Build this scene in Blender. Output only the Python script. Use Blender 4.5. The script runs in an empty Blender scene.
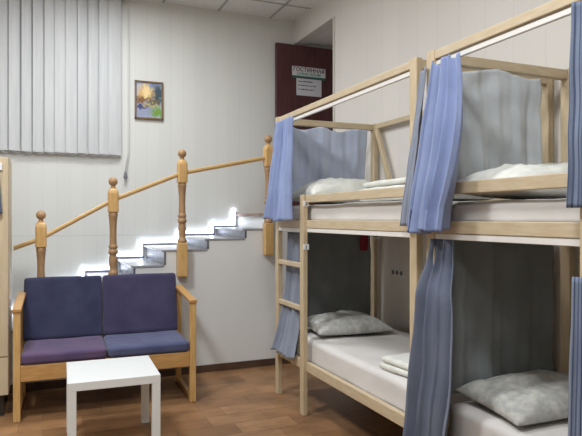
import bpy, bmesh, math, random
from mathutils import Vector, Matrix, noise
R = math.radians
S = bpy.context.scene
C = S.collection
random.seed(7)

# ------------------------------------------------------------------ helpers
def lin(c):
    return tuple(((v/255)/12.92 if v/255 <= .04045 else ((v/255+.055)/1.055)**2.4) for v in c) + (1,)

def mat(name, col, rough=.6, col2=None, scale=8, stretch=(1, 1, 1), bump=0, bscale=60, spec=.4, metal=0, detail=4, sheen=0):
    m = bpy.data.materials.new(name); m.use_nodes = True
    n = m.node_tree.nodes; l = m.node_tree.links; b = n['Principled BSDF']
    b.inputs['Roughness'].default_value = rough
    b.inputs['Specular IOR Level'].default_value = spec
    b.inputs['Metallic'].default_value = metal
    b.inputs['Sheen Weight'].default_value = sheen
    b.inputs['Base Color'].default_value = lin(col)
    tc = n.new('ShaderNodeTexCoord'); mp = n.new('ShaderNodeMapping'); mp.inputs['Scale'].default_value = stretch
    l.new(tc.outputs['Object'], mp.inputs[0])
    if col2:
        t = n.new('ShaderNodeTexNoise'); t.inputs['Scale'].default_value = scale; t.inputs['Detail'].default_value = detail
        r = n.new('ShaderNodeValToRGB'); r.color_ramp.elements[0].color = lin(col); r.color_ramp.elements[1].color = lin(col2)
        r.color_ramp.elements[0].position = .35; r.color_ramp.elements[1].position = .65
        l.new(mp.outputs[0], t.inputs[0]); l.new(t.outputs[0], r.inputs[0]); l.new(r.outputs[0], b.inputs['Base Color'])
    if bump:
        t2 = n.new('ShaderNodeTexNoise'); t2.inputs['Scale'].default_value = bscale; t2.inputs['Detail'].default_value = 3
        bp = n.new('ShaderNodeBump'); bp.inputs['Strength'].default_value = bump; bp.inputs['Distance'].default_value = .01
        l.new(mp.outputs[0], t2.inputs[0]); l.new(t2.outputs[0], bp.inputs['Height']); l.new(bp.outputs[0], b.inputs['Normal'])
    return m

def emis(name, col, st):
    m = bpy.data.materials.new(name); m.use_nodes = True
    b = m.node_tree.nodes['Principled BSDF']
    b.inputs['Base Color'].default_value = lin(col)
    b.inputs['Emission Color'].default_value = lin(col); b.inputs['Emission Strength'].default_value = st
    return m

def root_offset(p):
    o = Vector((0, 0, 0))
    while p is not None:
        o += p.location; p = p.parent
    return o

def obj(name, bm, m, parent=None, smooth=False, base=True):
    """bm is in world coordinates; links ONE mesh object"""
    if parent is not None:
        off = root_offset(parent); loc = Vector((0, 0, 0))
    elif base:
        lo = Vector((min(v.co.x for v in bm.verts), min(v.co.y for v in bm.verts), min(v.co.z for v in bm.verts)))
        hi = Vector((max(v.co.x for v in bm.verts), max(v.co.y for v in bm.verts), lo.z))
        off = (lo+hi)/2; off.z = lo.z; loc = off
    else:
        off = loc = Vector((0, 0, 0))
    bmesh.ops.translate(bm, verts=bm.verts, vec=-off)
    bmesh.ops.recalc_face_normals(bm, faces=bm.faces) if not smooth else None
    me = bpy.data.meshes.new(name); bm.to_mesh(me); bm.free()
    if m is not None:
        for x in (m if isinstance(m, (list, tuple)) else [m]): me.materials.append(x)
    if smooth:
        for p in me.polygons: p.use_smooth = True
    o = bpy.data.objects.new(name, me); C.objects.link(o)
    o.location = loc
    if parent is not None: o.parent = parent
    return o

def tag(o, label=None, cat=None, group=None, kind=None):
    if label: o['label'] = label
    if cat: o['category'] = cat
    if group: o['group'] = group
    if kind: o['kind'] = kind
    return o

def thing(name, loc, label, cat, group=None):
    o = bpy.data.objects.new(name, None); C.objects.link(o); o.location = loc; o.empty_display_size = .1
    return tag(o, label, cat, group)

def struct(name, bm, m, parent=None):
    o = obj(name, bm, m, parent, base=False)
    if parent is None: o['kind'] = 'structure'
    return o

def box(bm, x0, x1, y0, y1, z0, z1, bev=0, mi=0, M=None, seg=2):
    r = bmesh.ops.create_cube(bm, size=1)
    vs = r['verts']
    for v in vs:
        v.co = Vector((x0+(v.co.x+.5)*(x1-x0), y0+(v.co.y+.5)*(y1-y0), z0+(v.co.z+.5)*(z1-z0)))
    if M is not None: bmesh.ops.transform(bm, matrix=M, verts=vs)
    fs = set(f for v in vs for f in v.link_faces)
    for f in fs: f.material_index = mi
    if bev:
        es = list(set(e for v in vs for e in v.link_edges))
        bmesh.ops.bevel(bm, geom=es, offset=bev, segments=seg, affect='EDGES', profile=.5, material=-1)
    return bm

def B(*a, **k): return box(bmesh.new(), *a, **k)

def bar(bm, p, q, w, h, bev=.003, up=(0, 0, 1)):
    """square bar from p to q, w across, h in the up direction"""
    p = Vector(p); q = Vector(q); d = (q-p); L = d.length; d.normalize()
    side = d.cross(Vector(up)).normalized(); u = side.cross(d).normalized()
    M = Matrix.Translation((p+q)/2) @ Matrix((side, d, u)).transposed().to_4x4()
    return box(bm, -w/2, w/2, -L/2, L/2, -h/2, h/2, bev, M=M)

def lathe(bm, cx, cy, prof, n=20):
    rings = []
    for z, r in prof:
        rings.append([bm.verts.new((cx+r*math.cos(2*math.pi*i/n), cy+r*math.sin(2*math.pi*i/n), z)) for i in range(n)])
    for a, b in zip(rings, rings[1:]):
        for i in range(n): bm.faces.new((a[i], a[(i+1) % n], b[(i+1) % n], b[i])).smooth = True
    bm.faces.new(rings[0][::-1]); bm.faces.new(rings[-1])
    return bm

def tube(bm, pts, r, n=8):
    pts = [Vector(p) for p in pts]; rings = []
    for i, p in enumerate(pts):
        d = (pts[min(i+1, len(pts)-1)]-pts[max(i-1, 0)]).normalized()
        a = d.cross(Vector((.13, .31, .94))).normalized(); b = d.cross(a)
        rings.append([bm.verts.new(p+r*(math.cos(t)*a+math.sin(t)*b)) for t in [2*math.pi*k/n for k in range(n)]])
    for a, b in zip(rings, rings[1:]):
        for i in range(n): bm.faces.new((a[i], a[(i+1) % n], b[(i+1) % n], b[i])).smooth = True
    bm.faces.new(rings[0][::-1]); bm.faces.new(rings[-1])
    return bm

def prism_y(bm, poly, y0, y1):
    a = [bm.verts.new((x, y0, z)) for x, z in poly]; b = [bm.verts.new((x, y1, z)) for x, z in poly]
    n = len(poly); bm.faces.new(a); bm.faces.new(b[::-1])
    for i in range(n): bm.faces.new((a[i], b[i], b[(i+1) % n], a[(i+1) % n]))
    return bm

# ------------------------------------------------------------------ materials
def panel_mat(name, col, axis, w=.25, hseam=()):
    """PVC wall panels: fine vertical grooves at every w metres"""
    m = bpy.data.materials.new(name); m.use_nodes = True
    n = m.node_tree.nodes; l = m.node_tree.links; b = n['Principled BSDF']
    b.inputs['Roughness'].default_value = .42; b.inputs['Specular IOR Level'].default_value = .35
    g = n.new('ShaderNodeNewGeometry'); s = n.new('ShaderNodeSeparateXYZ'); l.new(g.outputs['Position'], s.inputs[0])
    def math_(op, a, bb=None):
        x = n.new('ShaderNodeMath'); x.operation = op
        for i, q in enumerate((a, bb)):
            if q is None: continue
            if isinstance(q, (int, float)): x.inputs[i].default_value = q
            else: l.new(q, x.inputs[i])
        return x.outputs[0]
    f = math_('FRACT', math_('DIVIDE', math_('ADD', s.outputs[axis], 50.0), w))
    gr = math_('LESS_THAN', f, .022)
    for z in hseam:
        gr = math_('MAXIMUM', gr, math_('LESS_THAN', math_('ABSOLUTE', math_('SUBTRACT', s.outputs[2], z)), .006))
    # tone varies a little from panel to panel
    wn = n.new('ShaderNodeTexWhiteNoise'); wn.noise_dimensions = '1D'
    l.new(math_('FLOOR', math_('DIVIDE', math_('ADD', s.outputs[axis], 50.0), w)), wn.inputs['W'])
    mx = n.new('ShaderNodeMix'); mx.data_type = 'RGBA'
    c = lin(col); mx.inputs[6].default_value = c; mx.inputs[7].default_value = tuple(v*.97 for v in c[:3])+(1,)
    l.new(wn.outputs['Value'], mx.inputs[0])
    m2 = n.new('ShaderNodeMix'); m2.data_type = 'RGBA'; l.new(math_('MULTIPLY', gr, .13), m2.inputs[0])
    l.new(mx.outputs[2], m2.inputs[6]); m2.inputs[7].default_value = lin((110, 108, 104))
    l.new(m2.outputs[2], b.inputs['Base Color'])
    return m

M = {}
M['wall_back'] = panel_mat('white wall panels', (223, 225, 222), 0, .125, (1.225,))
M['wall_right'] = panel_mat('warm grey wall panels', (226, 222, 217), 1, .25)
M['wall_plain'] = mat('painted wall', (205, 202, 194), .7)
M['stair_side'] = mat('white side panel', (228, 230, 230), .45, (222, 224, 224), 1.5)
M['pine'] = mat('pale pine', (201, 185, 157), .5, (190, 172, 142), 5, (14, 2, 14), bump=.05)
M['pine_x'] = mat('pale pine crosswise', (201, 185, 157), .5, (190, 172, 142), 5, (2, 14, 14), bump=.05)
M['pine_z'] = mat('pale pine upright', (202, 184, 154), .5, (190, 172, 140), 5, (14, 14, 2), bump=.05)
M['knot'] = mat('pine knot', (110, 78, 48), .6)
M['amber_z'] = mat('varnished wood upright', (212, 174, 116), .35, (196, 156, 98), 6, (12, 12, 1.5), spec=.5)
M['amber_x'] = mat('varnished wood lengthwise', (198, 156, 100), .35, (182, 138, 84), 6, (1.5, 12, 12), spec=.5)  # darker than the upright wood: shade on the sofa front put into the colour
M['rail'] = mat('varnished rail', (222, 190, 136), .35, (208, 170, 114), 6, (1.5, 12, 12), spec=.5)
M['brownturn'] = mat('turned brown wood', (176, 142, 104), .45, (158, 124, 88), 8, (12, 12, 2), spec=.5)
M['track'] = mat('white curtain track', (226, 224, 220), .35)
M['white'] = mat('white plastic', (225, 226, 224), .4)
M['tablewhite'] = mat('white lacquer', (230, 234, 234), .3, spec=.5)
M['tag'] = mat('white tag', (232, 236, 238), .5)
M['ink'] = mat('dark ink', (52, 58, 66), .6)
M['inkred'] = mat('maroon ink', (92, 52, 62), .6)
M['green'] = mat('green ink', (78, 160, 134), .6)
M['dgreen'] = mat('dark green bar', (62, 104, 96), .6)
M['paper'] = mat('paper', (214, 214, 222), .8)
M['signpaper'] = mat('laminated sheet', (222, 222, 226), .4)
M['door'] = mat('dark maroon door', (92, 56, 56), .42, (78, 46, 48), 6, (6, 6, .8), spec=.5)
M['base'] = mat('dark brown skirting', (92, 70, 56), .5, (74, 56, 46), 8)
M['tread'] = mat('grey stone tile', (158, 160, 166), .3, (138, 140, 148), 9, spec=.5)
M['riser'] = mat('dark grey stone tile', (112, 113, 120), .4, (88, 90, 98), 14, spec=.4)
M['woodlip'] = mat('landing wood', (150, 118, 100), .5, (130, 100, 84), 8)
M['ceil'] = mat('ceiling tile', (236, 236, 234), .9, (228, 228, 226), 30)
M['grid'] = mat('ceiling grid', (180, 178, 176), .6)
M['blind'] = mat('grey vertical blind fabric', (208, 211, 213), .8, (200, 203, 206), 4, (8, 8, .6), bump=.1, bscale=120)
M['navy'] = mat('navy upholstery', (60, 63, 90), .85, (50, 53, 80), 6, bump=.25, bscale=350, sheen=.2, spec=.2)
M['violet'] = mat('violet navy upholstery', (70, 66, 95), .85, (60, 57, 86), 6, bump=.25, bscale=350, sheen=.2, spec=.2)
M['purple'] = mat('faded purple upholstery', (97, 78, 110), .85, (82, 70, 104), 5, bump=.25, bscale=350, sheen=.2, spec=.2)
M['slate'] = mat('slate blue upholstery', (85, 91, 124), .85, (75, 80, 114), 5, bump=.25, bscale=350, sheen=.2, spec=.2)
M['sheet'] = mat('white sheet', (216, 214, 212), .9, (208, 205, 203), 3, bump=.35, bscale=9, spec=.15)
M['duvet'] = mat('white crinkled bedding', (226, 228, 222), .9, (212, 214, 208), 14, bump=.6, bscale=16, spec=.15)
M['pillow'] = mat('grey patterned pillowcase', (196, 196, 190), .9, (168, 170, 168), 26, bump=.4, bscale=14, spec=.15, detail=2)
M['ward'] = mat('pale beech laminate', (206, 190, 162), .45, (196, 179, 150), 5, (10, 10, 1))
M['ward2'] = mat('cream laminate', (206, 192, 164), .45, (198, 184, 156), 5, (10, 10, 1))
M['dark'] = mat('dark metal', (48, 44, 42), .5)
M['red'] = mat('dark red fabric', (150, 44, 56), .85, (128, 34, 46), 20, bump=.3)
M['gold'] = mat('brown picture frame', (134, 112, 84), .45, (112, 92, 66), 20)
M['slats'] = mat('bed base board', (150, 132, 108), .8)
M['plastic_grey'] = mat('grey plastic', (120, 122, 128), .5)

def fabric(name, c1, c2, stripes=0, dark=None):
    m = mat(name, c1, .9, c2, 5, bump=.12, bscale=90, spec=.12, sheen=.15)
    n = m.node_tree.nodes; l = m.node_tree.links; b = n['Principled BSDF']
    # thin cloth lets a little light through
    b.inputs['Subsurface Weight'].default_value = 0
    if stripes:
        uv = n.new('ShaderNodeUVMap'); s = n.new('ShaderNodeSeparateXYZ'); l.new(uv.outputs[0], s.inputs[0])
        mu = n.new('ShaderNodeMath'); mu.operation = 'MULTIPLY'; mu.inputs[1].default_value = stripes; l.new(s.outputs[0], mu.inputs[0])
        fr = n.new('ShaderNodeMath'); fr.operation = 'FRACT'; l.new(mu.outputs[0], fr.inputs[0])
        lt = n.new('ShaderNodeMath'); lt.operation = 'LESS_THAN'; lt.inputs[1].default_value = .35; l.new(fr.outputs[0], lt.inputs[0])
        old = b.inputs['Base Color'].links[0].from_socket
        mx = n.new('ShaderNodeMix'); mx.data_type = 'RGBA'; l.new(lt.outputs[0], mx.inputs[0]); l.new(old, mx.inputs[6])
        mx.inputs[7].default_value = lin(dark); l.new(mx.outputs[2], b.inputs['Base Color'])
    return m
M['blue'] = fabric('cornflower blue curtain', (142, 156, 194), (130, 144, 184))
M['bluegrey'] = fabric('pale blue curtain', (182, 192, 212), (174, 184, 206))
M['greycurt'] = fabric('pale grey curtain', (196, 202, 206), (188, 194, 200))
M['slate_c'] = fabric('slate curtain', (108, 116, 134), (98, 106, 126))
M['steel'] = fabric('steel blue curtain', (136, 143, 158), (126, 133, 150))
M['shadecurt'] = fabric('shade-darkened end curtain', (136, 142, 144), (126, 132, 134))  # same cloth as the upper end curtains, lower-bunk shade put into its colour
M['stripe'] = fabric('striped denim blue curtain', (128, 140, 162), (114, 126, 150), 26, (84, 94, 120))
M['cloth'] = fabric('slate blue cloth', (98, 112, 134), (86, 100, 122))

def floor_mat():
    m = bpy.data.materials.new('parquet lino'); m.use_nodes = True
    n = m.node_tree.nodes; l = m.node_tree.links; b = n['Principled BSDF']
    g = n.new('ShaderNodeTexCoord'); mp = n.new('ShaderNodeMapping'); l.new(g.outputs['Object'], mp.inputs[0])
    br = n.new('ShaderNodeTexBrick'); l.new(mp.outputs[0], br.inputs[0])
    br.inputs['Scale'].default_value = 1; br.inputs['Brick Width'].default_value = .40; br.inputs['Row Height'].default_value = .19
    br.inputs['Mortar Size'].default_value = .0025; br.inputs['Mortar Smooth'].default_value = .3; br.offset = .37; br.inputs['Bias'].default_value = 0
    br.inputs['Color1'].default_value = lin((156, 118, 82)); br.inputs['Color2'].default_value = lin((126, 92, 62)); br.inputs['Mortar'].default_value = lin((112, 82, 56))
    mp2 = n.new('ShaderNodeMapping'); mp2.inputs['Scale'].default_value = (1.5, 22, 1); l.new(g.outputs['Object'], mp2.inputs[0])
    t = n.new('ShaderNodeTexNoise'); t.inputs['Scale'].default_value = 3; t.inputs['Detail'].default_value = 6; l.new(mp2.outputs[0], t.inputs[0])
    t3 = n.new('ShaderNodeTexNoise'); t3.inputs['Scale'].default_value = 3.2; t3.inputs['Detail'].default_value = 3; l.new(g.outputs['Object'], t3.inputs[0])
    ad = n.new('ShaderNodeMath'); ad.operation = 'ADD'; l.new(t.outputs[0], ad.inputs[0]); l.new(t3.outputs[0], ad.inputs[1])
    r = n.new('ShaderNodeMapRange'); r.inputs[1].default_value = .7; r.inputs[2].default_value = 1.3; r.inputs[3].default_value = .62; r.inputs[4].default_value = 1.3; l.new(ad.outputs[0], r.inputs[0])
    v = n.new('ShaderNodeVectorMath'); v.operation = 'SCALE'; l.new(br.outputs[0], v.inputs[0]); l.new(r.outputs[0], v.inputs['Scale'])
    l.new(v.outputs[0], b.inputs['Base Color'])
    b.inputs['Roughness'].default_value = .42; b.inputs['Specular IOR Level'].default_value = .4
    return m
M['floor'] = floor_mat()

def painting_mat():
    """autumn river landscape: golden trees, dark fir, sky, water, grass (plain generic scene)"""
    m = bpy.data.materials.new('painted landscape'); m.use_nodes = True
    n = m.node_tree.nodes; l = m.node_tree.links; b = n['Principled BSDF']; b.inputs['Roughness'].default_value = .5
    tc = n.new('ShaderNodeTexCoord'); nz = n.new('ShaderNodeTexNoise'); nz.inputs['Scale'].default_value = 9; nz.inputs['Detail'].default_value = 5
    l.new(tc.outputs['Generated'], nz.inputs[0])
    mx = n.new('ShaderNodeMix'); mx.data_type = 'VECTOR'; mx.inputs[0].default_value = .3
    l.new(tc.outputs['Generated'], mx.inputs[4]); l.new(nz.outputs['Color'], mx.inputs[5])
    s = n.new('ShaderNodeSeparateXYZ'); cc = n.new('ShaderNodeVectorMath'); cc.operation = 'MULTIPLY_ADD'; cc.inputs[1].default_value = (1.43, 1.43, 1.43); cc.inputs[2].default_value = (-.215, -.215, -.215); l.new(mx.outputs[1], cc.inputs[0]); l.new(cc.outputs[0], s.inputs[0]); X, Z = s.outputs[0], s.outputs[2]
    def blob(prev, cx, cz, rx, rz, col, soft=.7):
        mp = n.new('ShaderNodeMapping'); mp.vector_type = 'POINT'
        cb = n.new('ShaderNodeCombineXYZ'); l.new(X, cb.inputs[0]); l.new(Z, cb.inputs[2])
        mp.inputs['Location'].default_value = (-cx/rx, 0, -cz/rz); mp.inputs['Scale'].default_value = (1/rx, 0, 1/rz)
        l.new(cb.outputs[0], mp.inputs[0])
        ln = n.new('ShaderNodeVectorMath'); ln.operation = 'LENGTH'; l.new(mp.outputs[0], ln.inputs[0])
        mr = n.new('ShaderNodeMapRange'); mr.inputs[1].default_value = 1+soft/2; mr.inputs[2].default_value = 1-soft/2; l.new(ln.outputs['Value'], mr.inputs[0])
        q = n.new('ShaderNodeMix'); q.data_type = 'RGBA'; l.new(mr.outputs[0], q.inputs[0])
        if prev is None: q.inputs[6].default_value = lin((176, 190, 214))
        else: l.new(prev, q.inputs[6])
        q.inputs[7].default_value = lin(col); return q.outputs[2]
    c = blob(None, .5, 1.0, .4, .12, (126, 146, 190))
    c = blob(c, .84, .68, .26, .28, (62, 80, 92))
    c = blob(c, .36, .66, .3, .3, (214, 178, 116)); c = blob(c, .4, .72, .13, .18, (238, 214, 158))
    c = blob(c, .18, .47, .25, .12, (128, 88, 46)); c = blob(c, .62, .46, .3, .07, (104, 94, 72))
    c = blob(c, .3, .2, .5, .22, (150, 158, 186)); c = blob(c, .25, .3, .25, .05, (60, 68, 110))
    c = blob(c, .84, .16, .26, .15, (116, 156, 62)); c = blob(c, .6, .36, .35, .04, (186, 168, 96))
    l.new(c, b.inputs['Base Color']); return m
M['painting'] = painting_mat()

# ------------------------------------------------------------------ room shell
CE = 3.66; XR = 2.66; YB = 6.14; YS = 5.17; XL = -2.7; YF = -2.2
struct('floor', B(XL, 4.2, YF, YB+.1, -.1, 0), M['floor'])
cbm = B(XL, 4.2, YF, YB+.1, CE, CE+.1)
ceiling = struct('ceiling', cbm, M['ceil'])
g = bmesh.new()
x = 2.66-.3
while x > XL: box(g, x-.012, x+.012, YF, YB, CE-.006, CE+.002); x -= .6
y = YB-.45
while y > YF: box(g, XL, XR, y-.012, y+.012, CE-.006, CE+.002); y -= .6
struct('ceiling_grid', g, M['grid'], ceiling)
# window opening in the back wall behind the blind (x -0.9..0.65, z 2.15..3.55)
WX0, WX1, WZ0, WZ1 = -.9, .62, 2.2, 3.5
wb = bmesh.new()
box(wb, XL, WX0, YB, YB+.1, 0, CE); box(wb, WX1, 3.7, YB, YB+.1, 0, CE)
box(wb, WX0, WX1, YB, YB+.1, 0, WZ0); box(wb, WX0, WX1, YB, YB+.1, WZ1, CE)
struct('wall_back', wb, M['wall_back'])
wf = bmesh.new()
for a in ((WX0, WX0+.06, WZ0, WZ1), (WX1-.06, WX1, WZ0, WZ1), (WX0, WX1, WZ0, WZ0+.06), (WX0, WX1, WZ1-.06, WZ1), (-.17, -.11, WZ0, WZ1)):
    box(wf, a[0], a[1], YB+.03, YB+.08, a[2], a[3])
w1 = struct('window_1', wf, M['white'])
gl = bpy.data.materials.new('window glass'); gl.use_nodes = True
gb = gl.node_tree.nodes['Principled BSDF']; gb.inputs['Transmission Weight'].default_value = 1; gb.inputs['Roughness'].default_value = .02
struct('window_pane', B(WX0+.05, WX1-.05, YB+.05, YB+.056, WZ0+.05, WZ1-.05), gl, w1)
# right wall with the opening at the top of the stairs
OY = 5.16; OZ = 3.40
rb = bmesh.new()
box(rb, XR, XR+.12, YF, OY, 0, CE)
struct('wall_right', rb, M['wall_right'])
struct('wall_lintel', B(XR, XR+.12, OY, YB, OZ, CE), M['wall_right'])
struct('floor_landing', B(XR, 3.6, OY, YB, 1.3, 1.448), M['wall_plain'])
struct('trim_1', B(XR-.008, XR, OY-.035, OY, 1.46, OZ), M['wall_plain'])
struct('wall_left', B(XL-.1, XL, YF, YB+.1, 0, CE), M['wall_plain'])
struct('wall_front', B(XL, XR+.12, YF-.1, YF, 0, CE), M['wall_plain'])
# passage beyond the opening
pb = bmesh.new()
box(pb, 3.6, 3.7, OY-.1, YB, 1.3, CE); box(pb, XR+.12, 3.6, OY-.1, OY, 1.3, CE)
struct('wall_passage', pb, M['wall_plain'])
struct('ceiling_passage', B(XR+.12, 3.6, OY, YB, OZ+.02, OZ+.1), M['ceil'])
struct('baseboard_back', B(XL, XR, YS-.014, YS, 0, .065), M['base'])
struct('baseboard_right', B(XR-.014, XR, YF, YS-.014, 0, .065), M['base'])
struct('trim_2', B(XL, -.3, YB-.012, YB, 0, .065), M['base'])

# ------------------------------------------------------------------ staircase along the back wall
RIS = [(-1.20, 0.12), (-.92, .24), (-.62, .36), (-.32, .50), (-.02, .64), (.20, .74), (.42, .855), (.72, .985), (.985, 1.118), (1.375, 1.213), (1.735, 1.30), (1.985, 1.448)]
st = thing('staircase', (-1.2, YS, 0), 'low stone-stepped staircase with white side panel climbing right along back wall', 'stairs')
poly = [(-1.2, 0)]
for i, (x, z) in enumerate(RIS):
    poly.append((x+.002, (RIS[i-1][1] if i else 0)-.0)) if i else None
    poly.append((x+.002, z-.018))
    nx = RIS[i+1][0] if i+1 < len(RIS) else XR
    if i+1 < len(RIS): poly.append((nx+.002, z-.018))
poly += [(XR-.002, RIS[-1][1]-.018), (XR-.002, 0)]
pp = []
for p in poly:
    if not pp or (abs(pp[-1][0]-p[0]) > 1e-5 or abs(pp[-1][1]-p[1]) > 1e-5): pp.append(p)
obj('side_panel', prism_y(bmesh.new(), pp, YS, YS+.04), M['stair_side'], st)
for i, (x, z) in enumerate(RIS):
    nx = RIS[i+1][0] if i+1 < len(RIS) else 3.6
    z0 = RIS[i-1][1] if i else 0
    last = i+1 == len(RIS)
    obj('tread', B(x-.022, nx+.002 if not last else XR-.002, YS+(-.006 if not last else -.012), YB-.001, z-(.018 if not last else .032), z, .003), M['woodlip'] if last else M['tread'], st)
    obj('riser', B(x, x+.018, YS-.003, YB-.001, z0, z-(.018 if not last else .032)), M['stair_side'] if last else M['riser'], st)
# skirting tiles following the steps on the wall
sk = bmesh.new()
for i, (x, z) in enumerate(RIS[3:-1]):
    nx = RIS[i+4][0]; nz = RIS[i+4][1]
    box(sk, x-.03, nx-.022, YB-.014, YB-.001, z, z+.022); box(sk, nx-.034, nx-.022, YB-.014, YB-.001, z+.022, nz+.022)
obj('skirting', sk, M['riser'], st)
# glowing LED tape above that skirting
led = thing('led_strip', (RIS[3][0], YB-.02, RIS[3][1]), 'glowing white LED tape zigzagging along the wall above the steps', 'light strip')
lm = emis('LED tape', (235, 242, 255), 7)
lb = bmesh.new()
for i, (x, z) in enumerate(RIS[3:-1]):
    nx = RIS[i+4][0]; nz = RIS[i+4][1]
    x0 = x-.052; x1 = nx-.052
    box(lb, x0, x1, YB-.026, YB-.014, z+.024, z+.052)
    box(lb, x1-.016, x1+.012, YB-.026, YB-.014, z+.024, nz+.052)
obj('tape', lb, lm, led)
cb_ = bmesh.new()
for i, (x, z) in enumerate(RIS[3:-1]):
    nx = RIS[i+4][0]; nz = RIS[i+4][1]
    box(cb_, x-.052, nx-.052, YB-.014, YB-.002, z+.026, z+.050)
obj('backing', cb_, M['white'], led)

# ------------------------------------------------------------------ railing: turned newels and bending rail
NY = 5.115
NEW = [(-.013, 1.461, 1.25), (.547, 1.745, 1.568), (1.134, 2.007, 1.812), (1.949, 2.178, 1.985)]
ra = thing('stair_railing', (1.0, NY, .34), 'varnished wooden stair railing with four turned ball-topped newel posts', 'railing')
def newel(cx, zt):
    zb = zt-1.125; hw = .043
    bm = bmesh.new()
    box(bm, cx-hw, cx+hw, NY-hw, NY+hw, zb, zb+.30, .008)
    o = obj('newel_post', bm, M['amber_z'], ra)
    # upper square block with rounded shoulders
    b2 = bmesh.new()
    n = 16
    prof = [(zt-.30, .036), (zt-.292, .043), (zt-.135, .043), (zt-.112, .039), (zt-.097, .030), (zt-.088, .018)]
    rings = []
    for z, r in prof:
        ring = []
        for k in range(24):
            a = 2*math.pi*k/24+math.pi/24
            c_, s_ = math.cos(a), math.sin(a); pw = 6 if r > .04 else 4 if r > .033 else 2.2
            q = (abs(c_)**pw+abs(s_)**pw)**(-1/pw)
            ring.append(b2.verts.new((cx+r*q*c_, NY+r*q*s_, z)))
        rings.append(ring)
    for a, b in zip(rings, rings[1:]):
        for i in range(24): b2.faces.new((a[i], a[(i+1) % 24], b[(i+1) % 24], b[i]))
    b2.faces.new(rings[0][::-1]); b2.faces.new(rings[-1])
    obj('block', b2, M['amber_z'], o)
    t = bmesh.new()
    z0 = zb+.29
    pr = [(z0, .034), (z0+.02, .043), (z0+.04, .037), (z0+.055, .028), (z0+.075, .030), (z0+.13, .035), (z0+.165, .032), (z0+.18, .027), (z0+.186, .036), (z0+.205, .041),
          (z0+.222, .034), (z0+.228, .028), (z0+.236, .036), (z0+.252, .038), (z0+.262, .030), (z0+.275, .030), (z0+.36, .028), (z0+.43, .030), (z0+.50, .035), (z0+.512, .040), (z0+.522, .036), (z0+.54, .036)]
    k = (zt-.295-z0)/.54
    pr = [(z0+(z-z0)*k, r) for z, r in pr]
    obj('turned_shaft', lathe(t, cx, NY, pr), M['brownturn'], o)
    f = bmesh.new()
    fp = [(zt-.092, .018), (zt-.084, .022), (zt-.078, .016)]
    for j in range(13):
        a = -math.pi/2+.45+(math.pi-.47)*j/12
        fp.append((zt-.038+.038*math.sin(a), .038*math.cos(a)))
    obj('finial', lathe(f, cx, NY, fp), M['brownturn'], o)
    return o
for cx, zt, rz in NEW: newel(cx, zt)
pts = [(-.212, 1.165)]+[(n[0], n[2]-.01) for n in NEW]+[(2.6, 2.09)]
for a, b in zip(pts, pts[1:]):
    bm = bmesh.new()
    d = Vector((b[0]-a[0], 0, b[1]-a[1])).normalized()
    a_ = (a[0]+(d.x*.036 if a is not pts[0] else 0), NY, a[1]+(d.z*.036 if a is not pts[0] else 0)); b_ = (b[0]-d.x*.036, NY, b[1]-d.z*.036)
    bar(bm, a_, b_, .052, .026, .006)
    bar(bm, (a_[0], NY, a_[2]-.018), (b_[0], NY, b_[2]-.018), .032, .014, .003)
    obj('handrail', bm, M['rail'], ra)

# ------------------------------------------------------------------ door leaf at the top of the stairs and its notices
DY = 6.07
dr = struct('door_1', B(2.41, 3.31, DY, DY+.045, 1.452, 3.372, .004), M['door'])
hd = bmesh.new(); box(hd, 3.19, 3.23, DY-.008, DY, 2.3, 2.5, .003); tube(hd, [(3.21, DY-.005, 2.44), (3.21, DY-.05, 2.44), (3.10, DY-.05, 2.44)], .009)
struct('door_handle', hd, M['plastic_grey'], dr)
def text(name, body, size, x, y, z, m, parent, sx=1, rot=(R(90), 0, 0), ext=.0006):
    cu = bpy.data.curves.new(name, 'FONT'); cu.body = body; cu.size = size; cu.extrude = ext; cu.offset = size*.022; cu.align_x = 'CENTER'; cu.align_y = 'CENTER'
    o = bpy.data.objects.new(name, cu); C.objects.link(o); bpy.context.view_layer.update()
    dg = bpy.context.evaluated_depsgraph_get(); me = bpy.data.meshes.new_from_object(o.evaluated_get(dg)); bpy.data.objects.remove(o)
    from mathutils import Euler
    me.transform(Matrix.Translation((x, y, z)) @ Euler(rot).to_matrix().to_4x4() @ Matrix.Diagonal((sx, 1, 1, 1)))
    me.transform(Matrix.Translation(-root_offset(parent)))
    me.materials.clear(); me.materials.append(m)
    o = bpy.data.objects.new(name, me); C.objects.link(o); o.parent = parent
    return o
sg = thing('door_sign', (2.81, DY-.004, 3.00), 'white and green sheet reading ГОСТИННАЯ on the maroon door', 'sign')
sb = bmesh.new(); box(sb, 2.602, 3.022, DY-.004, DY-.001, 3.022, 3.128)
obj('sheet', sb, M['signpaper'], sg)
obj('green_bar', B(2.602, 3.022, DY-.0048, DY-.001, 2.996, 3.022), M['dgreen'], sg)
text('lettering', 'ГОСТИННАЯ', .062, 2.812, DY-.005, 3.093, M['inkred'], sg, 1.02)
text('small_lettering', 'LIVING ROOM', .042, 2.812, DY-.005, 3.046, M['green'], sg, 1.1)
nt = thing('paper_notice', (2.81, DY-.004, 2.80), 'plain white paper notice with three printed lines below the green sign', 'notice')
obj('sheet', B(2.655, 2.972, DY-.003, DY-.001, 2.800, 2.994), M['paper'], nt)
random.seed(3)
for z, L in ((2.960, .19), (2.915, .235), (2.870, .21)):
    top = []; bot = []; x = 2.675
    while x < 2.675+L:
        top.append((x, z+random.uniform(.001, .008))); bot.append((x, z-random.uniform(.001, .006))); x += random.uniform(.005, .010)
    obj('printed_line', prism_y(bmesh.new(), top+bot[::-1], DY-.0038, DY-.0028), M['ink'], nt)

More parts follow.
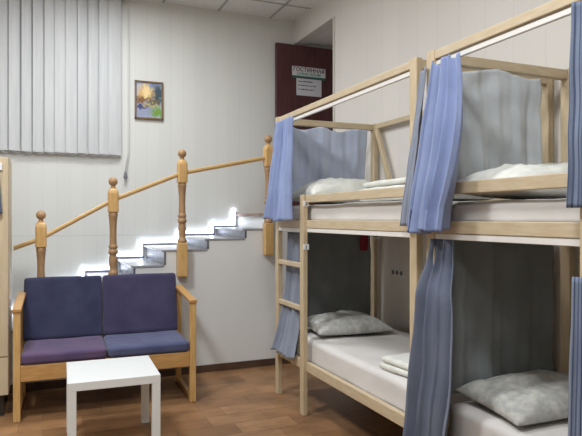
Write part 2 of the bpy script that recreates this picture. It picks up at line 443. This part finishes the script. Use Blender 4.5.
# ------------------------------------------------------------------ painting
pc = thing('framed_painting', (1.01, YB-.02, 2.42), 'small brown-framed landscape painting with golden trees hanging on back wall', 'painting')
x0, x1, z0, z1 = .868, 1.156, 2.422, 2.815
fb = bmesh.new(); w = .017
for a in ((x0, x1, z0, z0+w), (x0, x1, z1-w, z1), (x0, x0+w, z0, z1), (x1-w, x1, z0, z1)): box(fb, a[0], a[1], YB-.034, YB-.002, a[2], a[3], .003)
obj('frame', fb, M['gold'], pc); obj('canvas', B(x0+w-.003, x1-w+.003, YB-.022, YB-.012, z0+w-.003, z1-w+.003), M['painting'], pc)

# ------------------------------------------------------------------ vertical blind
bl = thing('vertical_blind', (0, YB-.06, 2.03), 'grey vertical fabric blind covering the high window at upper left', 'blind')
obj('head_rail', B(-1.2, .80, YB-.085, YB-.045, CE-.05, CE-.008, .004), M['white'], bl)
sl = bmesh.new(); random.seed(11)
x = -1.125; k = 0; VZ = 2.04
while x < .76:
    yc = YB-.062; wv = .127; ang = R(random.choice((12, 10, 14, 9, 20))); c_, s_ = math.cos(ang), math.sin(ang)
    cols = []
    for j in range(5):
        t = j/4-.5; b_ = .006*(1-4*t*t)
        cols.append((x+wv*t*c_, yc+wv*t*s_-b_))
    rows = [VZ-.008+.006*random.random(), CE-.05]
    for off in (0, .0015):
        vs = [[sl.verts.new((p[0], p[1]+off, z)) for p in cols] for z in rows]
        for j in range(4): sl.faces.new((vs[0][j], vs[0][j+1], vs[1][j+1], vs[1][j])).smooth = True
    # bottom weight pocket
    bar(sl, (cols[0][0], cols[0][1]-.002, VZ+.012), (cols[-1][0], cols[-1][1]-.002, VZ+.012), .006, .032, 0)
    x += (.098, .104, .09, .1, .108)[k % 5]; k += 1
obj('slats', sl, M['blind'], bl)
tube_ = bmesh.new()
xx = -1.15; cp = []
while xx < .76:
    cp.append((xx, YB-.062, VZ-.006)); cp.append((xx+.05, YB-.066, VZ-.026)); xx += .098
tube(tube_, cp, .0025, 5)
obj('bottom_chain', tube_, M['white'], bl)
cd = bmesh.new(); tube(cd, [(.80, YB-.05, CE-.03), (.80, YB-.045, 2.6), (.80, YB-.045, 2.1), (.77, YB-.045, 1.87)], .004, 6)
tube(cd, [(.80, YB-.062, CE-.03), (.80, YB-.055, 2.6), (.80, YB-.055, 2.1), (.775, YB-.05, 1.87)], .003, 6)
co = obj('cord', cd, M['white'], bl)
obj('cord_weight', lathe(bmesh.new(), .772, YB-.046, [(1.80, .018), (1.81, .021), (1.86, .012), (1.88, .005)], 12), M['plastic_grey'], co)

# ------------------------------------------------------------------ wardrobe at left edge
wd = thing('wardrobe', (-.62, 4.8, 0), 'pale beech wooden cabinet on legs at left edge beside the sofa', 'cabinet')
X0, X1, Y0, Y1 = -1.05, -.222, 4.56, 5.04
obj('body', B(X0, X1, Y0+.018, Y1, .15, 1.83, .003), M['ward'], wd)
d_ = obj('door', B(X0, X1-.002, Y0, Y0+.017, .425, 1.828, .002), M['ward'], wd)
obj('handle', box(bmesh.new(), X0+.08, X0+.095, Y0-.025, Y0, 1.0, 1.12, .003), M['plastic_grey'], d_)
d2 = obj('drawer', B(X0, X1-.002, Y0, Y0+.017, .152, .415, .002), M['ward2'], wd)
obj('handle', box(bmesh.new(), X0+.34, X0+.46, Y0-.025, Y0, .28, .295, .003), M['plastic_grey'], d2)
for xx in (X0+.03, X1-.065):
    for yy in (Y0+.03, Y1-.065): obj('leg', B(xx, xx+.035, yy, yy+.035, 0, .15, .003), M['dark'], wd)

# ------------------------------------------------------------------ cloth builder
def drape(name, m, ptop, pbot, ztop, zbot, folds, at, ab, seed=0, mid=None, nx=None, nz=40, label=None, cat='curtain', group=None, wr=.003, sag=None, ease=1.0, zb_var=0.0, hook=0, parent=None):
    """ptop/pbot: lists of (x,y) polyline across the cloth at the top and hem; mid(t)->(dx,dy) pushes it sideways"""
    nx = nx or max(30, int(folds*12))
    def along(p, s):
        k = s*(len(p)-1); i = min(int(k), len(p)-2); f = k-i
        return Vector((p[i][0]*(1-f)+p[i+1][0]*f, p[i][1]*(1-f)+p[i+1][1]*f))
    bm = bmesh.new(); G = []
    for iz in range(nz+1):
        t = iz/nz; row = []
        e = t**ease
        for ix in range(nx+1):
            s = ix/nx
            a = along(ptop, s); b = along(pbot, s); p = a*(1-e)+b*e
            a2 = along(ptop, min(1, s+.01)); b2 = along(pbot, min(1, s+.01)); a0 = along(ptop, max(0, s-.01)); b0 = along(pbot, max(0, s-.01))
            d = ((a2-a0)*(1-e)+(b2-b0)*e)
            d = d.normalized() if d.length > 1e-6 else Vector((1, 0)); nrm = Vector((d.y, -d.x))
            amp = at*(1-t)+ab*t
            ph = 2*math.pi*folds*(s+.03*noise.noise(Vector((s*4+seed*3.1, t*.8, seed))))
            w = math.sin(ph)+.35*math.sin(2.3*ph+seed+t*1.2)
            w *= .8+.5*noise.noise(Vector((s*5, seed*1.7, t*.5)))
            off = amp*w + wr*noise.noise(Vector((s*5+seed, t*4.5, seed*2)))*2
            q = p+nrm*off
            q += d*(amp*.45*math.sin(2*ph)*.5)
            if mid: mm = mid(t, s); q.x += mm[0]; q.y += mm[1]
            z = ztop+(zbot-ztop)*t
            if sag: z -= sag(s)*(1-t)
            if zb_var: z += zb_var*t*noise.noise(Vector((s*3, seed, 4)))
            row.append(bm.verts.new((q.x, q.y, z)))
        G.append(row)
    uvl = bm.loops.layers.uv.new('UVMap')
    for iz in range(nz):
        for ix in range(nx):
            f = bm.faces.new((G[iz][ix], G[iz+1][ix], G[iz+1][ix+1], G[iz][ix+1])); f.smooth = True
            for lp, (u_, v_) in zip(f.loops, ((ix, iz), (ix, iz+1), (ix+1, iz+1), (ix+1, iz))): lp[uvl].uv = (u_/nx, v_/nz)
    o = obj(name, bm, m, parent, smooth=True)
    sd = o.modifiers.new('thick', 'SOLIDIFY'); sd.thickness = .003; sd.offset = 0
    if label: tag(o, label, cat, group)
    return o

def pillow(name, m, cx, cy, z, lx, ly, h, rot, label, group='bed pillows', seed=0, tiltx=0, tilty=0, cat='pillow'):
    bm = bmesh.new(); n = 36; T = {}; Bt = {}
    for i in range(n+1):
        for j in range(n+1):
            u = math.sin((i/n*2-1)*math.pi/2); v = math.sin((j/n*2-1)*math.pi/2)
            pu = (1-abs(u)**2.6); pv = (1-abs(v)**2.6)
            th = h*(max(0, pu*pv))**.42
            # edges pull in between the corners
            px = lx/2*u*(1-.07*(1-v*v)); py = ly/2*v*(1-.07*(1-u*u))
            nn = noise.noise(Vector((u*2.2+seed, v*2.2, seed)))*.18+noise.noise(Vector((u*6+seed, v*6, seed)))*.07
            T[i, j] = bm.verts.new((px, py, th*(.68+nn)+.010+h*.32*1))
            edge = i in (0, n) or j in (0, n)
            Bt[i, j] = T[i, j] if edge else bm.verts.new((px, py, h*.32-th*.32+.010))
    for i in range(n):
        for j in range(n):
            bm.faces.new((T[i, j], T[i+1, j], T[i+1, j+1], T[i, j+1])).smooth = True
            bm.faces.new((Bt[i, j+1], Bt[i+1, j+1], Bt[i+1, j], Bt[i, j])).smooth = True
    Mx = Matrix.Translation((cx, cy, z)) @ Matrix.Rotation(rot, 4, 'Z') @ Matrix.Rotation(tiltx, 4, 'X') @ Matrix.Rotation(tilty, 4, 'Y')
    bmesh.ops.transform(bm, matrix=Mx, verts=bm.verts)
    zmin = min(v.co.z for v in bm.verts); bmesh.ops.translate(bm, verts=bm.verts, vec=(0, 0, z-zmin+.001))
    o = obj(name, bm, m, smooth=True)
    return tag(o, label, cat, group)

def softbox(x0, x1, y0, y1, z0, z1, r=.03, amp=.004, seed=0, n=26, fr=5.0, droop=0):
    """rounded slab with slightly uneven cloth surface"""
    bm = bmesh.new(); box(bm, x0, x1, y0, y1, z0, z1)
    bmesh.ops.subdivide_edges(bm, edges=bm.edges[:], cuts=n, use_grid_fill=True)
    c = Vector(((x0+x1)/2, (y0+y1)/2, (z0+z1)/2)); hx, hy, hz = (x1-x0)/2, (y1-y0)/2, (z1-z0)/2
    r = min(r, hx*.98, hy*.98, hz*.98)
    for v in bm.verts:
        p = v.co-c
        q = Vector((max(-hx+r, min(hx-r, p.x)), max(-hy+r, min(hy-r, p.y)), max(-hz+r, min(hz-r, p.z))))
        d = p-q
        if d.length > 1e-7: p = q+d.normalized()*r
        nn = noise.noise(Vector((v.co.x*fr+seed, v.co.y*fr, v.co.z*fr)))+.5*noise.noise(Vector((v.co.x*fr*3, v.co.y*fr*3+seed, v.co.z*fr*3)))
        dd = d.normalized() if d.length > 1e-7 else Vector((0, 0, 0))
        v.co = c+p+dd*amp*nn
        if v.co.z < z0+.004: v.co.z = z0
    for f in bm.faces: f.smooth = True
    return bm

# ------------------------------------------------------------------ bunk beds
BX0 = 1.715; BX1 = 2.635; P = .062; PX = .038
def digits_plate(parent, cx, cy, cz, face_y, d):
    pl = obj('number_plate', B(cx-.022, cx+.022, face_y-.006, face_y, cz-.019, cz+.019, .002), M['tag'], parent)
    pl['label'] = 'small white numbered tag'
    text('number', d, .034, cx, face_y-.0065, cz-.001, M['ink'], pl)

def bunk(y0, y1, label, ladder, xoff=0.0, knot=False):
    """y0 near end, y1 far end; ladder = (y of ladder post near face, side)"""
    bx0 = BX0+xoff; bx1 = BX1
    t = thing('bunk_bed', ((bx0+bx1)/2, (y0+y1)/2, 0), label, 'bunk bed', 'wooden bunk beds along the right wall')
    for xa, ya in ((bx0, y0), (bx0, y1-P), (bx1-PX, y0), (bx1-PX, y1-P)):
        obj('post', B(xa, xa+PX, ya, ya+P, 0, 2.205, .005), M['pine_z'], t)
    # top frame
    for xa in (bx0+.003, bx1-PX+.004):
        f_ = obj('top_beam', B(xa, xa+.030, y0+P, y1-P, 2.157, 2.198, .004), M['pine'], t)
        if xa < 2: f_['label'] = 'front top beam'
    for ya in (y0+.004, y1-P+.012):
        o = obj('end_beam', B(bx0+PX, bx1-PX, ya, ya+.045, 2.148, 2.198, .004), M['pine_x'], t)
    if knot:
        obj('wood_knot', lathe(bmesh.new(), 0, 0, [(-.001, .006), (.001, .006)], 12), M['knot'], t)
        k = C.objects[-1] if False else t.children[-1]
        k.matrix_local = Matrix.Translation(Vector((2.20, y1-P+.0115, 2.178))-t.location) @ Matrix.Rotation(R(90), 4, 'X') @ Matrix.Diagonal((1.6, 1, 1, 1))
    obj('curtain_track', B(bx0+.012, bx0+.030, y0+P, y1-P, 2.128, 2.150, .002), M['track'], t)
    # decks
    for (za, zb_, nm) in ((1.328, 1.385, 'upper_side_rail'), (.312, .378, 'lower_side_rail')):
        for xa in (bx0+.002, bx1-.037):
            obj(nm, B(xa, xa+.035, y0+P, y1-P, za, zb_, .004), M['pine'], t)
        for ya in (y0+.01, y1-.045):
            obj('end_rail', B(bx0+PX, bx1-PX, ya, ya+.035, za, zb_, .004), M['pine_x'], t)
        obj('base_board', B(bx0+.044, bx1-.05, y0+.046, y1-.046, za+.015, za+.033), M['slats'], t)
    obj('lower_curtain_track', B(bx0+.006, bx0+.030, y0+P, y1-P, 1.300, 1.327, .002), M['track'], t)
    for xa in (bx1-.05,):
        obj('guard_rail', B(xa, xa+.028, y0+P, y1-P, 1.505, 1.56, .004), M['pine'], t)
    # front guard rail and ladder
    ya, yb = ladder['guard']
    obj('guard_rail', B(bx0-.004, bx0+.024, ya, yb, 1.508, 1.562, .004), M['pine'], t)
    for yl in ladder['posts']:
        lp = obj('ladder_post', B(bx0-.024, bx0+.012, yl-.03, yl+.032, 0, 1.565, .005), M['pine_z'], t)
        lp['label'] = 'ladder upright'
    ra_, rb_ = ladder['span']
    for z in (1.055, .742, .345):
        obj('rung', B(bx0+.004, bx0+.036, ra_, rb_, z-.018, z+.018, .005), M['pine'], t)
    # brace on the wall side
    bm = bmesh.new(); bar(bm, (bx1-.035, y1-.10, 2.15), (bx1-.035, y1-.42, 1.42), .028, .045, .004, up=(0, 1, .4))
    obj('brace', bm, M['pine_z'], t)
    return t

b1 = bunk(2.425, 4.345, 'pale pine bunk bed beside the staircase, farther of the two', dict(guard=(2.487, 3.745), posts=(3.775,), span=(3.81, 4.283)))
digits_plate(b1, 1.712, 3.745, 1.502, 3.744, '2'); digits_plate(b1, 1.712, 3.745, 1.195, 3.744, '1')
b2 = bunk(.36, 2.345, 'pale pine bunk bed at right edge, nearer of the two', dict(guard=(1.44, 2.283), posts=(1.415, 1.02), span=(1.052, 1.385)), knot=True)

def mattress(y0, y1, z0, z1, label, seed):
    o = obj('mattress', softbox(BX0+.046, BX1-.052, y0, y1, z0, z1, .035, .006, seed), M['sheet'], smooth=True)
    tag(o, label, 'mattress', 'sheeted mattresses on the bunks')
mattress(2.49, 4.26, .347, .525, 'white-sheeted mattress on lower bunk nearest the ladder rungs and stairs', 1)
mattress(2.49, 4.26, 1.363, 1.495, 'white-sheeted mattress on upper bunk nearest the staircase', 2)
mattress(.42, 2.26, .347, .525, 'white-sheeted mattress on lower bunk at right edge, dim under deck', 3)
mattress(.42, 2.26, 1.363, 1.475, 'white-sheeted mattress on upper bunk at right edge', 4)

pillow('pillow', M['pillow'], 2.13, 3.945, .532, .60, .46, .13, R(-5), 'grey patterned pillow on lower bunk behind the ladder post', seed=1, tiltx=R(2))
pillow('pillow', M['pillow'], 2.10, 2.005, .532, .62, .44, .13, R(-5), 'grey patterned pillow on lower bunk at right edge', seed=2, tiltx=R(3), tilty=R(-2))
pillow('pillow', M['duvet'], 2.10, 3.94, 1.502, .68, .56, .19, R(-4), 'white pillow on upper bunk against the pale blue end curtain', seed=3)
pillow('pillow', M['duvet'], 2.12, 1.99, 1.482, .78, .46, .16, R(0), 'white pillow on upper bunk at right edge against grey curtain', seed=4)

def folded(name, x0, x1, y0, y1, z, hs, m, label, seed, rot=0, group='folded bed linen'):
    bm = bmesh.new(); zz = z
    for k, h in enumerate(hs):
        s = softbox(x0+.008*k, x1-.006*k, y0+.006*k, y1-.01*k, zz, zz+h, h*.48, .006, seed+k, 14, 7)
        me = bpy.data.meshes.new('tmp'); s.to_mesh(me); s.free(); bm.from_mesh(me); bpy.data.meshes.remove(me); zz += h-.002
    for f in bm.faces: f.smooth = True
    c = Vector(((x0+x1)/2, (y0+y1)/2, z))
    bmesh.ops.transform(bm, matrix=Matrix.Translation(c) @ Matrix.Rotation(rot, 4, 'Z') @ Matrix.Translation(-c), verts=bm.verts)
    o = obj(name, bm, m, smooth=True); return tag(o, label, 'folded linen', group)
folded('folded_linen', 1.81, 2.28, 2.46, 2.93, .531, (.036, .040), M['duvet'], 'folded white towel and sheet on lower bunk mattress beside the grey-blue curtain', 5, R(6))
folded('folded_linen', 1.86, 2.40, 2.60, 3.30, 1.501, (.05, .045, .04), M['duvet'], 'folded white blanket on upper bunk beside the blue curtain', 8, R(-4))

# socket and things inside the lower bunk
so = thing('wall_socket', (XR-.006, 4.01, .925), 'white triple socket strip on the wall above the lower bunk', 'socket')
obj('plate', B(XR-.012, XR, 3.92, 4.10, .925, .985, .003), M['white'], so)
for k in range(3):
    y = 3.95+k*.060
    s_ = bmesh.new(); bmesh.ops.create_cone(s_, cap_ends=True, segments=16, radius1=.019, radius2=.019, depth=.004, matrix=Matrix.Translation((XR-.0135, y, .955)) @ Matrix.Rotation(R(90), 4, 'Y'))
    obj('socket_face', s_, M['plastic_grey'], so)
pouch = thing('hanging_pouch', (2.36, 4.2, 1.12), 'dark red cloth pouch hanging under the upper deck of the stair-side bunk', 'pouch')
pm = softbox(2.405, 2.475, 4.17, 4.20, 1.13, 1.27, .014, .004, 2, 8, 12)
obj('bag', pm, M['red'], pouch, smooth=True)
obj('loop', tube(bmesh.new(), [(2.42, 4.185, 1.265), (2.43, 4.185, 1.30), (2.44, 4.186, 1.338), (2.45, 4.185, 1.30), (2.46, 4.185, 1.265)], .003, 6), M['dark'], pouch)
lampc = obj('cable', tube(bmesh.new(), [(2.44, 4.12, 1.331), (2.45, 4.10, 1.27), (2.48, 4.08, 1.235), (2.52, 4.06, 1.24), (2.55, 4.04, 1.28), (2.565, 4.03, 1.331)], .009, 8), M['white'])
tag(lampc, 'pale looped cable hanging under the upper deck beside the red pouch', 'cable')

# ------------------------------------------------------------------ curtains
def ss(a, b, t):
    t = max(0, min(1, (t-a)/(b-a))); return t*t*(3-2*t)
G = 'curtains hung on the bunk beds'
# bunched blue curtain at the far front corner of bunk 1
drape('bunched_curtain', M['blue'], [(1.70, 4.25), (1.69, 3.95)], [(1.63, 4.30), (1.60, 3.79)], 2.150, 1.385, 4.6, .022, .040, 1, nz=50,
      label='bunched blue curtain on upper bunk over the ladder beside the newel post', group=G, zb_var=.03)
def sag1(s): return .032*math.sin(math.pi*((s*2.4) % 1))**2*(s < .85)
drape('end_curtain', M['bluegrey'], [(1.765, 4.262), (2.52, 4.262)], [(1.80, 4.255), (2.48, 4.262)], 2.14, 1.53, 5, .008, .016, 2, nz=40,
      label='pale blue end curtain on upper bunk in front of the maroon door', group=G, sag=sag1, wr=.010)
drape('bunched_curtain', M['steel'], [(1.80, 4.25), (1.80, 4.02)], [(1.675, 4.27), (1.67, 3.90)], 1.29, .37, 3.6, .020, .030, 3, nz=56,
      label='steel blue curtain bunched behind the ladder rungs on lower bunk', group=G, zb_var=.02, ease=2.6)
drape('end_curtain', M['shadecurt'], [(1.90, 4.262), (2.55, 4.262)], [(1.90, 4.262), (2.55, 4.262)], 1.315, .56, 3, .008, .012, 4, nz=40,
      label='shade-darkened grey end curtain behind the pillow inside lower bunk by the stairs', group=G, wr=.010)
drape('bunched_curtain', M['steel'], [(1.742, 2.42), (1.70, 2.32)], [(1.66, 2.49), (1.655, 2.40)], 2.13, 1.36, 1.5, .008, .016, 5, nz=40,
      label='steel blue curtain strip between the two bunks behind the large blue curtain', group=G)
# large blue bunch on bunk 2
drape('bunched_curtain', M['blue'], [(1.695, 2.26), (1.69, 2.06)], [(1.66, 2.385), (1.60, 2.03)], 2.145, 1.335, 3.4, .018, .052, 6, nz=56,
      label='large bunched blue curtain hanging over upper rail between the two bunks', group=G, zb_var=.03, sag=lambda s: .035*math.sin(math.pi*((s*1.7+.1) % 1))**2, mid=lambda t, s: (0, -.05*math.sin(math.pi*min(1, t*1.15))*s))
drape('end_curtain', M['greycurt'], [(1.76, 2.262), (2.36, 2.262)], [(1.80, 2.258), (2.37, 2.262)], 2.14, 1.55, 4.2, .008, .015, 7, nz=40,
      label='pale grey end curtain on upper bunk at right edge behind the white pillow', group=G, sag=lambda s: .03*math.sin(math.pi*((s*1.5+.2) % 1))**2, wr=.012)
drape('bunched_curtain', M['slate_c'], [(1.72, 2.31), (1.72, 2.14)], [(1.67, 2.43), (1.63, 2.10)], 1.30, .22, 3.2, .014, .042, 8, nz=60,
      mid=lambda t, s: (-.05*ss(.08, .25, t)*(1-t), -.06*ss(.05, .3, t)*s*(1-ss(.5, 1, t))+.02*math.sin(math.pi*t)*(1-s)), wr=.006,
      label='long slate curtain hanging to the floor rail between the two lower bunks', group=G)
drape('end_curtain', M['shadecurt'], [(1.80, 2.262), (2.45, 2.262)], [(1.80, 2.262), (2.45, 2.262)], 1.315, .56, 3.4, .009, .013, 9, nz=40,
      label='shade-darkened pale end curtain behind the pillow inside lower bunk at right edge', group=G, wr=.010)
# striped curtains at the right edge
drape('bunched_curtain', M['stripe'], [(1.685, 1.475), (1.685, 1.18)], [(1.665, 1.475), (1.655, 1.15)], 2.14, 1.435, 5, .012, .018, 10, nz=44,
      label='striped denim blue curtain on the upper bunk at the right picture edge', group=G)
drape('bunched_curtain', M['stripe'], [(1.665, 1.455), (1.665, 1.22)], [(1.66, 1.485), (1.64, 1.14)], 1.20, .22, 5, .008, .018, 11, nz=44,
      label='striped denim blue curtain on the lower bunk at the right picture edge', group=G)

# ------------------------------------------------------------------ hanging cloth and tag on cabinet at left edge
drape('hanging_cloth', M['cloth'], [(-.40, 4.54), (-.285, 4.54)], [(-.42, 4.535), (-.262, 4.535)], 1.77, 1.43, 2.5, .004, .008, 12, nz=24,
      label='slate blue cloth hanging on the cabinet front at the left edge', cat='cloth')
tg = thing('hook_plate', (-.27, 4.55, 1.74), 'small white numbered plate fixed near top of the left cabinet', 'plate')
obj('plate', B(-.31, -.262, 4.546, 4.559, 1.735, 1.785, .002), M['tag'], tg)
text('number', '3', .038, -.284, 4.5455, 1.76, M['ink'], tg)

# ------------------------------------------------------------------ sofa
sf = thing('sofa', (.44, 4.75, 0), 'two-seat wooden-framed sofa with dark navy and purple cushions under the stairs', 'sofa')
SX0, SX1, SY0, SY1 = -.197, 1.075, 4.38, 5.08
for xa in (SX0, SX1-.055):
    n_ = 'side'
    for ya, h in ((SY0, .755), (SY1-.12, .80)):
        obj('leg', B(xa+.004, xa+.051, ya, ya+.05, 0, h, .005), M['amber_z'], sf)
    bm = bmesh.new(); bar(bm, (xa+.0275, SY0-.01, .765), (xa+.0275, SY1-.08, .815), .06, .026, .006)
    obj('armrest', bm, M['amber_x'], sf)
    obj('runner', B(xa+.010, xa+.045, SY0+.05, SY1-.12, .004, .044, .004), M['amber_x'], sf)
    obj('side_rail', B(xa+.012, xa+.043, SY0+.05, SY1-.12, .265, .355, .004), M['amber_x'], sf)
obj('front_rail', B(SX0+.05, SX1-.05, SY0+.004, SY0+.034, .272, .384, .005), M['amber_x'], sf)
obj('back_rail', B(SX0+.05, SX1-.05, SY1-.105, SY1-.075, .262, .368, .005), M['amber_x'], sf)
obj('seat_base', B(SX0+.055, SX1-.055, SY0+.034, SY1-.105, .362, .380), M['slats'], sf)
xm = .425
for (xa, xb, ms, mb, ls, lb_) in ((SX0+.052, xm-.003, 'purple', 'navy', 'faded purple seat cushion', 'dark navy back cushion'), (xm+.003, SX1-.052, 'slate', 'violet', 'slate blue seat cushion', 'violet navy back cushion')):
    o = obj('seat_cushion', softbox(xa, xb, SY0-.005, SY1-.20, .383, .465, .028, .004, 3), M[ms], sf, smooth=True); o['label'] = ls
    bm = softbox(xa-(.012 if ms == 'purple' else 0), xb, -.05, .05, 0, .485, .02, .003, 5)
    bmesh.ops.transform(bm, matrix=Matrix.Translation((0, 4.91, .452)) @ Matrix.Rotation(R(-12), 4, 'X'), verts=bm.verts)
    o = obj('back_cushion', bm, M[mb], sf, smooth=True); o['label'] = lb_

sf.rotation_euler.z = R(-1.5); sf.location.x += .015

# ------------------------------------------------------------------ side table
tb = thing('side_table', (.40, 3.83, 0), 'small square white table with thick legs standing before the sofa', 'table')
TX0, TX1, TY0, TY1 = .136, .665, 3.565, 4.10
MR = Matrix.Translation((.40, 3.83, 0)) @ Matrix.Rotation(R(-1.5), 4, 'Z') @ Matrix.Translation((-.40, -3.83, 0))
obj('tabletop', B(TX0, TX1, TY0, TY1, .40, .45, .002, M=MR), M['tablewhite'], tb)
for xa in (TX0, TX1-.05):
    for ya in (TY0, TY1-.05): obj('leg', B(xa+.0005, xa+.0495, ya+.0005, ya+.0495, 0, .40, .002, M=MR), M['tablewhite'], tb)

# ------------------------------------------------------------------ lights: square ceiling panels
def ceiling_lamp(x, y, power, label, size=.58):
    t = thing('ceiling_light', (x, y, CE-.05), label, 'ceiling light', 'square ceiling lights')
    fb = bmesh.new(); h = size/2
    for a in ((-h, h, -h, -h+.02), (-h, h, h-.02, h), (-h, -h+.02, -h, h), (h-.02, h, -h, h)): box(fb, x+a[0], x+a[1], y+a[2], y+a[3], CE-.04, CE-.006)
    obj('frame', fb, M['white'], t); obj('diffuser', B(x-h+.02, x+h-.02, y-h+.02, y+h-.02, CE-.03, CE-.02), emis('lamp diffuser', (255, 250, 240), 3), t)
    l = bpy.data.lights.new('lamp', 'AREA'); l.shape = 'SQUARE'; l.size = size-.06; l.energy = power; l.color = (.96, .985, 1)
    o = bpy.data.objects.new('lamp', l); C.objects.link(o); o.parent = t; o.location = (0, 0, 0)
    return t
ceiling_lamp(.56, 4.79, 38, 'square ceiling light above the staircase and sofa')
ceiling_lamp(-.64, 2.99, 88, 'square ceiling light over the open floor behind the coffee table')
ceiling_lamp(.56, 1.19, 50, 'square ceiling light nearest the bunk beds')
ceiling_lamp(-.64, -.61, 26, 'square ceiling light over the front of the room')

w = bpy.data.worlds.new('world'); S.world = w; w.use_nodes = True
w.node_tree.nodes['Background'].inputs[0].default_value = (.35, .45, .6, 1); w.node_tree.nodes['Background'].inputs[1].default_value = .25

# ------------------------------------------------------------------ camera
cam = bpy.data.cameras.new('camera'); co = bpy.data.objects.new('camera', cam); C.objects.link(co)
cam.sensor_width = 36; cam.lens = 36; cam.clip_start = .05
co.location = (0, 0, 1.4); co.rotation_euler = (R(90), 0, R(-23.1))
S.camera = co
S.view_settings.view_transform = 'Standard'; S.view_settings.look = 'None'; S.view_settings.exposure = -.10; S.view_settings.gamma = 1
